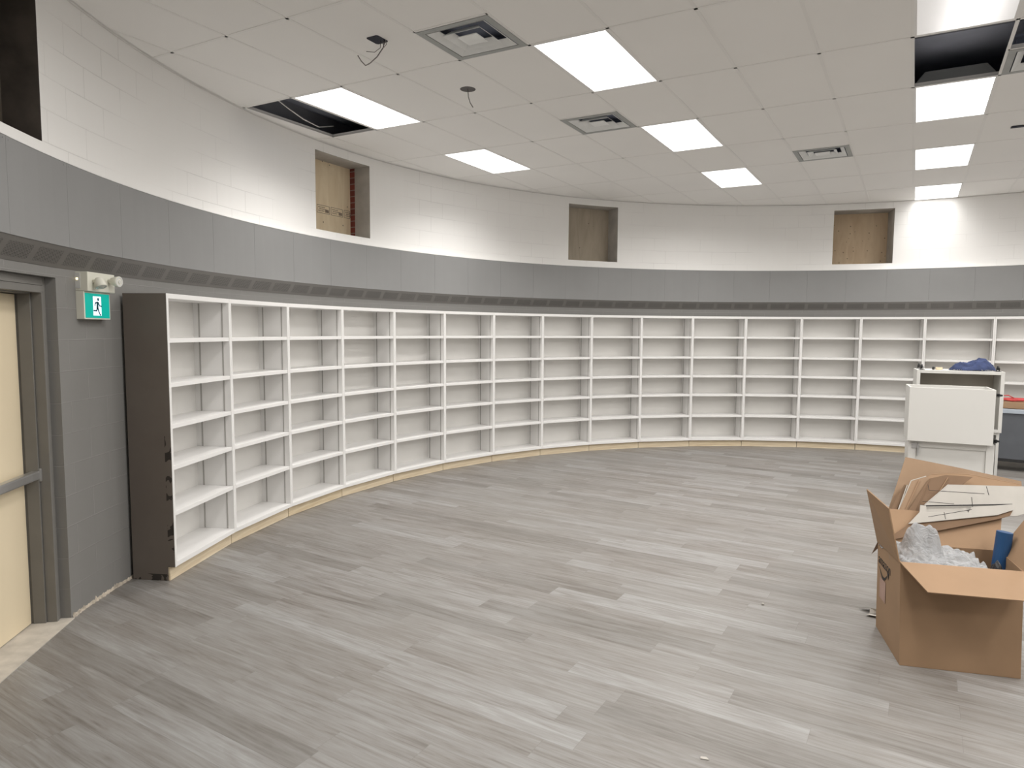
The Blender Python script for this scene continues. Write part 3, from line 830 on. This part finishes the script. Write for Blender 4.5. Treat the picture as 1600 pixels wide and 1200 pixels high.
m.tube([BM @ Vector(p) for p in ((.15, .12, .99), (.22, .12, 1.03), (.30, .13, 1.035), (.36, .14, 1.0))], .008, 6)
tag(m.build('red_strap', M['red'], smooth=True), 'red straps heaped on the carton on the grey bin', 'strap')

# ------------------------------------------------------------------ big cardboard box with packaging
bFL, bFR, bBL = Vector((2.205, 3.645, .001)), Vector((2.784, 3.502, .001)), Vector((2.345, 4.15, .001)); bBR = Vector((2.935, 4.01, .001))
tFL, tFR, tBL, tBR = Vector((2.204, 3.69, .585)), Vector((2.795, 3.545, .585)), Vector((2.325, 4.137, .56)), Vector((2.98, 3.98, .56))
bx = empty('cardboard_box', bFL)
def cpart(name, poly, mat, par=bx, th=.006, inward=None):
    P = [Vector(p)-bx.location for p in poly]; n = (P[1]-P[0]).cross(P[2]-P[0]).normalized()
    cc = sum(P, Vector())/len(P); ctr = Vector((.38, .25, .3))
    tgt = inward if inward is not None else (ctr-cc)
    if n.dot(tgt) < 0: n = -n
    return MB().prism(P, n*th).build(name, mat, par)
cpart('front_wall', [bFL, bFR, tFR, tFL], M['card']); lw = cpart('left_wall', [bFL, tFL, tBL, bBL], M['card']); cpart('right_wall', [bFR, bBR, tBR, tFR], M['card']); cpart('back_wall', [bBL, tBL, tBR, bBR], M['card'])
cpart('bottom_panel', [bFL, bFR, bBR, bBL], M['card'], inward=Vector((0, 0, 1)))
cpart('front_flap', [tFL, tFR, Vector((2.735, 3.335, .50)), Vector((2.225, 3.462, .50))], M['card'], inward=Vector((0, 0, -1)))
cpart('left_flap', [tFL, tBL, Vector((2.165, 3.995, .930)), Vector((2.15, 3.727, .884))], M['card'], inward=Vector((-1, 0, .2)))
cpart('back_flap', [tBL, tBR, Vector((3.07, 4.10, .73)), Vector((2.42, 4.27, .74))], M['card'], inward=Vector((.2, 1, -.5)))
cpart('right_flap', [tFR, tBR, Vector((3.075, 3.90, .80)), Vector((2.93, 3.56, .84))], M['card'], inward=Vector((1, 0, 0)))
# loose flap corner sticking out at the back left
MB().prism([Vector(p)-bx.location for p in ((2.325, 4.14, .56), (2.30, 4.16, .47), (2.43, 4.27, .50), (2.41, 4.22, .58))], (.004, .004, 0)).build('tape_flap', M['cardt'], bx)
# printing on the left wall
eX = (tFL-tBL); eX.z = 0; eX.normalize(); eN = Vector((eX.y, -eX.x, 0))
if eN.x > 0: eN = -eN
def on_left(s, z, d=.0015):
    f = z/.57; a = bBL.lerp(tBL, f); b_ = bFL.lerp(tFL, f); return a+(b_-a).normalized()*s+eN*d
cu = bpy.data.curves.new('printed_word', 'FONT'); cu.body = 'amazon'; cu.size = .085; cu.extrude = .0006; cu.materials.append(M['ink'])
tx = bpy.data.objects.new('printed_word', cu); C.objects.link(tx)
fm = Matrix(((eX.x, 0, -0, 0), (eX.y, 0, 0, 0), (0, 1, 0, 0), (0, 0, 0, 1)))
fm.col[2] = Vector((eN.x, eN.y, 0, 0)); fm.translation = on_left(.03, .445)-bx.location
me_ = bpy.data.meshes.new_from_object(tx); bpy.data.objects.remove(tx); bpy.data.curves.remove(cu)
tx = bpy.data.objects.new('printed_word', me_); C.objects.link(tx)
tx.parent = bx; tx.matrix_local = fm; tx['label'] = 'black printed word'
m = MB(); K = 12
up = [on_left(.05+.19*i/K, .425-.045*sin(PI*i/K)+.0, .0015) for i in range(K+1)]; dn = [on_left(.05+.19*i/K, .425-.062*sin(PI*i/K)-.001, .0015) for i in range(K+1)]
for i in range(K): m.prism([p-bx.location for p in (up[i], up[i+1], dn[i+1], dn[i])], eN*.0008)
m.prism([p-bx.location for p in (on_left(.225, .435), on_left(.262, .437), on_left(.252, .395))], eN*.0008)
m.build('printed_arrow', M['ink'], bx)
m = MB(); m.prism([p-bx.location for p in (on_left(.07, .23), on_left(.20, .23), on_left(.20, .36), on_left(.07, .36))], eN*.0006); m.build('printed_patch', M['mauve'], bx)
tag(bx, 'large open brown cardboard box on the floor stuffed with packaging', 'box')

sheets = {"big": [[2.714, 4.545, 1.026], [3.014, 4.428, 0.976], [3.332, 4.299, 0.916], [3.317, 4.27, 0.876], [3.131, 4.183, 0.709], [2.486, 4.22, 0.551], [2.433, 4.286, 0.616], [2.561, 4.402, 0.801]],
 "flap2": [[2.566, 4.368, 0.809], [2.814, 4.407, 0.936], [2.905, 4.391, 0.945], [3.023, 4.363, 0.947], [3.084, 4.341, 0.939], [3.298, 4.258, 0.904], [3.258, 4.216, 0.839], [3.113, 4.16, 0.724], [2.465, 4.198, 0.566], [2.438, 4.242, 0.612]],
 "tanA": [[2.566, 4.347, 0.823], [2.614, 4.375, 0.873], [2.631, 4.368, 0.87], [2.471, 4.247, 0.67], [2.434, 4.255, 0.667]],
 "tanB": [[2.654, 4.367, 0.901], [2.751, 4.367, 0.931], [2.765, 4.355, 0.921], [2.681, 4.292, 0.816], [2.473, 4.165, 0.593], [2.397, 4.181, 0.588], [2.506, 4.255, 0.714]],
 "tanC": [[2.754, 4.338, 0.921], [2.859, 4.333, 0.948], [3.009, 4.293, 0.945], [2.913, 4.27, 0.886], [2.782, 4.255, 0.826], [2.537, 4.137, 0.603], [2.415, 4.156, 0.588]],
 "whiteA": [[2.836, 4.267, 0.899], [3.252, 4.171, 0.912], [3.387, 4.137, 0.912], [3.34, 4.071, 0.815], [3.144, 4.068, 0.75], [2.601, 4.179, 0.715], [2.661, 4.216, 0.781]],
 "whiteB": [[2.619, 4.2, 0.78], [2.65, 4.191, 0.779], [2.641, 4.166, 0.744], [2.826, 4.128, 0.756], [2.864, 4.139, 0.782], [2.87, 4.116, 0.755], [2.901, 4.134, 0.787], [3.13, 4.098, 0.815], [3.12, 4.076, 0.784], [3.03, 4.075, 0.755], [2.516, 4.142, 0.676], [2.601, 4.174, 0.742]],
 "brown": [[2.521, 4.149, 0.669], [2.817, 4.111, 0.715], [3.127, 4.085, 0.782], [3.096, 4.067, 0.75], [3.026, 4.068, 0.729], [2.612, 4.096, 0.632], [2.42, 4.108, 0.586], [2.396, 4.123, 0.598]]}
SN = Vector((-.1946, -.7636, .6157)).normalized()
info = dict(big=('cardt', 'largest brown cardboard sheet, rearmost in the box with a pointed top corner'), flap2=('card', 'brown cardboard sheet with a torn folded top edge, in front of the largest'),
 tanA=('cardd', 'narrow dark cardboard strip at the far left of the flattened stack'), tanB=('cardt', 'narrow brown folded carton with pale edge, left in the stack'), tanC=('cardd', 'dark folded carton leaning just left of the white sheets'),
 whiteA=('cardw', 'upper white cardboard carton laid flat on the stack in the box'), whiteB=('cardw', 'lower white carton with notched top edge, frontmost in the stack'), brown=('cardd', 'dark brown sheet edge lying beneath the lower white carton'))
for kx, pts in sheets.items():
    mat, lb = info[kx]; P = [Vector(p) for p in pts]; o0 = P[0].copy()
    mb = MB().prism([p-o0 for p in P], -SN*.005); 
    o = mb.build('cardboard_sheet', M[mat]); o.location = o0
    if kx in ('flap2', 'tanB', 'whiteA', 'whiteB'):      # exposed corrugated edge, paler
        e = MB(); n_ = len(P)
        rng = {'flap2': (1, 2, 3, 4), 'tanB': (5, 6, 0), 'whiteA': (5, 6), 'whiteB': (9,)}[kx]
        for i in rng:
            a, b_ = P[i]-o0, P[(i+1) % n_]-o0; e.tube([a-SN*.002, b_-SN*.002], .0035, 6)
        e.build('raw_edge', M['cardw' if kx != 'flap2' else 'card'], o)
    if kx in ('whiteA', 'whiteB'):
        c = MB(); segs = {'whiteA': ((.12, .80, .52, .74), (.12, .98, .12, .80), (.55, .97, .55, .70), (.05, .45, .28, .40), (.60, .28, .36, .2), (.42, .62, .40, .05)), 'whiteB': ((.2, .3, .62, .55), (.35, .1, .36, .5))}[kx]
        ex_ = (P[1]-P[0]).normalized() if kx == 'whiteA' else (P[7]-P[4]).normalized(); ey = SN.cross(ex_).normalized()
        if ey.z < 0: ey = -ey
        xs = [(p-o0).dot(ex_) for p in P]; ys = [(p-o0).dot(ey) for p in P]
        for a0, b0, a1, b1 in segs:
            q = lambda a, b: ex_*(min(xs)+(max(xs)-min(xs))*a)+ey*(min(ys)+(max(ys)-min(ys))*b)+SN*.0005
            c.tube([q(a0, b0), q(a1, b1)], .0016, 5)
        c.build('fold_slot', M['ink'], o)
    if kx == 'whiteB':
        MB().tube([P[0]-o0-SN*.004, P[1]-o0-SN*.004, P[7]-o0-SN*.004], .0045, 6).build('gap_shade', M['ink'], o)  # dark tube stands in for the shade between the two white cartons
    if kx == 'tanC':
        for a, b_, c_ in (((2.62, 4.36, .87), (2.44, 4.20, .63), 'cardw'), ((2.70, 4.36, .905), (2.455, 4.18, .61), 'card'), ((2.765, 4.345, .92), (2.50, 4.15, .60), 'cardd'), ((2.86, 4.32, .93), (2.54, 4.135, .605), 'card')):
            a, b_ = Vector(a)-o0, Vector(b_)-o0; q_ = SN.cross(b_-a).normalized()*.004
            MB().prism([a, b_, b_+q_, a+q_], SN*.010).build('folded_edge', M[c_], o)
    tag(o, lb, 'cardboard sheet', 'flattened cartons stuffed in the big box')
# inner filler below the film so the heap rests on something
IX = (tFR-tFL).normalized(); IM = Matrix.Translation((2.56, 3.84, 0)) @ Matrix.Rotation(math.atan2(IX.y, IX.x), 4, 'Z')
def film(u, v):
    z = .535+.035*noise.noise(Vector((u*2.2, v*2.2, 1)))+.05*abs(noise.noise(Vector((u*4+2, v*4, 4))))-.008*abs(noise.noise(Vector((u*8, v*8, 2))))
    z += .05*math.exp(-((u+.55)**2/.25+(v-.15)**2/.3))+.03*math.exp(-((u-.35)**2/.06+(v-.1)**2/.3))
    # a stiff fold of film stands up at the back
    k_ = (u+.33)/.40
    ridge = math.exp(-((v-.10+.10*u+.06*sin(9*u))/.16)**2)*max(0, 1-abs(k_)**4)
    z += .165*ridge*(1+.12*noise.noise(Vector((u*4, v*2, 8)))+.10*k_*k_-.06*abs(sin(7*u)))
    z -= .03*max(0, u)**2
    return u+.02*noise.noise(Vector((u*5, v*5, 3))), v+.03*noise.noise(Vector((u*5, v*5, 7))), z
tag(heap('plastic_film', 130, 90, .275, .20, film, M['film'], IM @ Matrix.Translation((-.03, -.0, .01)), mask=lambda u, v: u < .85), 'crumpled clear plastic film heaped in the cardboard box', 'plastic film')
m = MB(); P = IM @ Vector((.33, .13, .30)); 
m.tube([(2.90, 3.86, .36), (2.905, 3.87, .50), (2.93, 3.88, .705)], .042, 24)
tag(m.build('blue_tube', M['blue'], smooth=False, bevel=.003), 'dark blue tube standing in the right side of the cardboard box', 'tube')
def bagf(u, v):
    r = u*u+v*v; return u, v, .40+.16*max(0, 1-r)+.02*noise.noise(Vector((u*4, v*4, 3)))
tag(heap('black_bag', 30, 30, .05, .08, bagf, M['blackbag'], IM @ Matrix.Translation((.235, -.075, .02)), mask=lambda u, v: u*u+v*v < 1), 'black plastic bag in the right corner of the cardboard box', 'bag')
# filler cartons below
m = MB(); m.box(-.27, .27, -.17, .17, .02, .40, IM)
tag(m.build('packed_carton', M['cardd']), 'brown carton packed under the film inside the large box', 'box')
# folded paper scrap poking out on the floor
m = MB()
m.prism([(2.40, 4.33, .004), (2.36, 4.30, .012), (2.47, 4.235, .012), (2.52, 4.26, .004)], (0, 0, .002))
m.prism([(2.375, 4.42, .012), (2.42, 4.36, .03), (2.50, 4.33, .03), (2.53, 4.40, .004)], (0, 0, .002))
m.prism([(2.40, 4.33, .004), (2.47, 4.33, .004), (2.53, 4.30, .03), (2.42, 4.36, .03)], (0, 0, .002))
tag(m.build('paper_scrap', M['cardw']), 'folded white paper scrap on the floor left of the cardboard box', 'paper')
tag(MB().lathe([(.006, 0), (.010, .004), (.009, .010), (.004, .013)], 10, Matrix.Translation((1.742, 4.476, .0005))).build('plaster_crumb', M['cardw'], smooth=True), 'tiny white crumb alone on the floor left of the box', 'debris')
m = MB(); m.prism([(.84, 2.80, .0008), (.875, 2.79, .0008), (.87, 2.81, .0008), (.845, 2.815, .0008)], (0, 0, .003))
tag(m.build('paper_fleck', M['cardw']), 'small white fleck on the floor at the bottom edge', 'debris')

# ------------------------------------------------------------------ camera, world, colour
f, pitch, roll, h = 1043.0, -.0793, .0063, 1.8745
fw = Vector((0, cos(pitch), sin(pitch))); rt = Vector((1, 0, 0)); up = rt.cross(fw)
rt2 = rt*cos(roll)+up*sin(roll); up2 = up*cos(roll)-rt*sin(roll)
cam = bpy.data.cameras.new('camera'); co_ = bpy.data.objects.new('camera', cam); C.objects.link(co_)
cam.sensor_fit = 'HORIZONTAL'; cam.sensor_width = 36; cam.lens = 36*f/1600; cam.clip_start = .02; cam.clip_end = 100
mw = Matrix.Identity(4)
for r_ in range(3): mw[r_][0] = rt2[r_]; mw[r_][1] = up2[r_]; mw[r_][2] = -fw[r_]
mw.translation = (0, 0, h); co_.matrix_world = mw
sc.camera = co_
wd = bpy.data.worlds.new('world'); sc.world = wd; wd.use_nodes = True
wd.node_tree.nodes['Background'].inputs[0].default_value = (.02, .02, .02, 1)
vs = sc.view_settings; sc.display_settings.display_device = 'sRGB'
vs.view_transform = 'Standard'; vs.look = 'None'; vs.gamma = 1; vs.use_curve_mapping = False; vs.exposure = 0.36
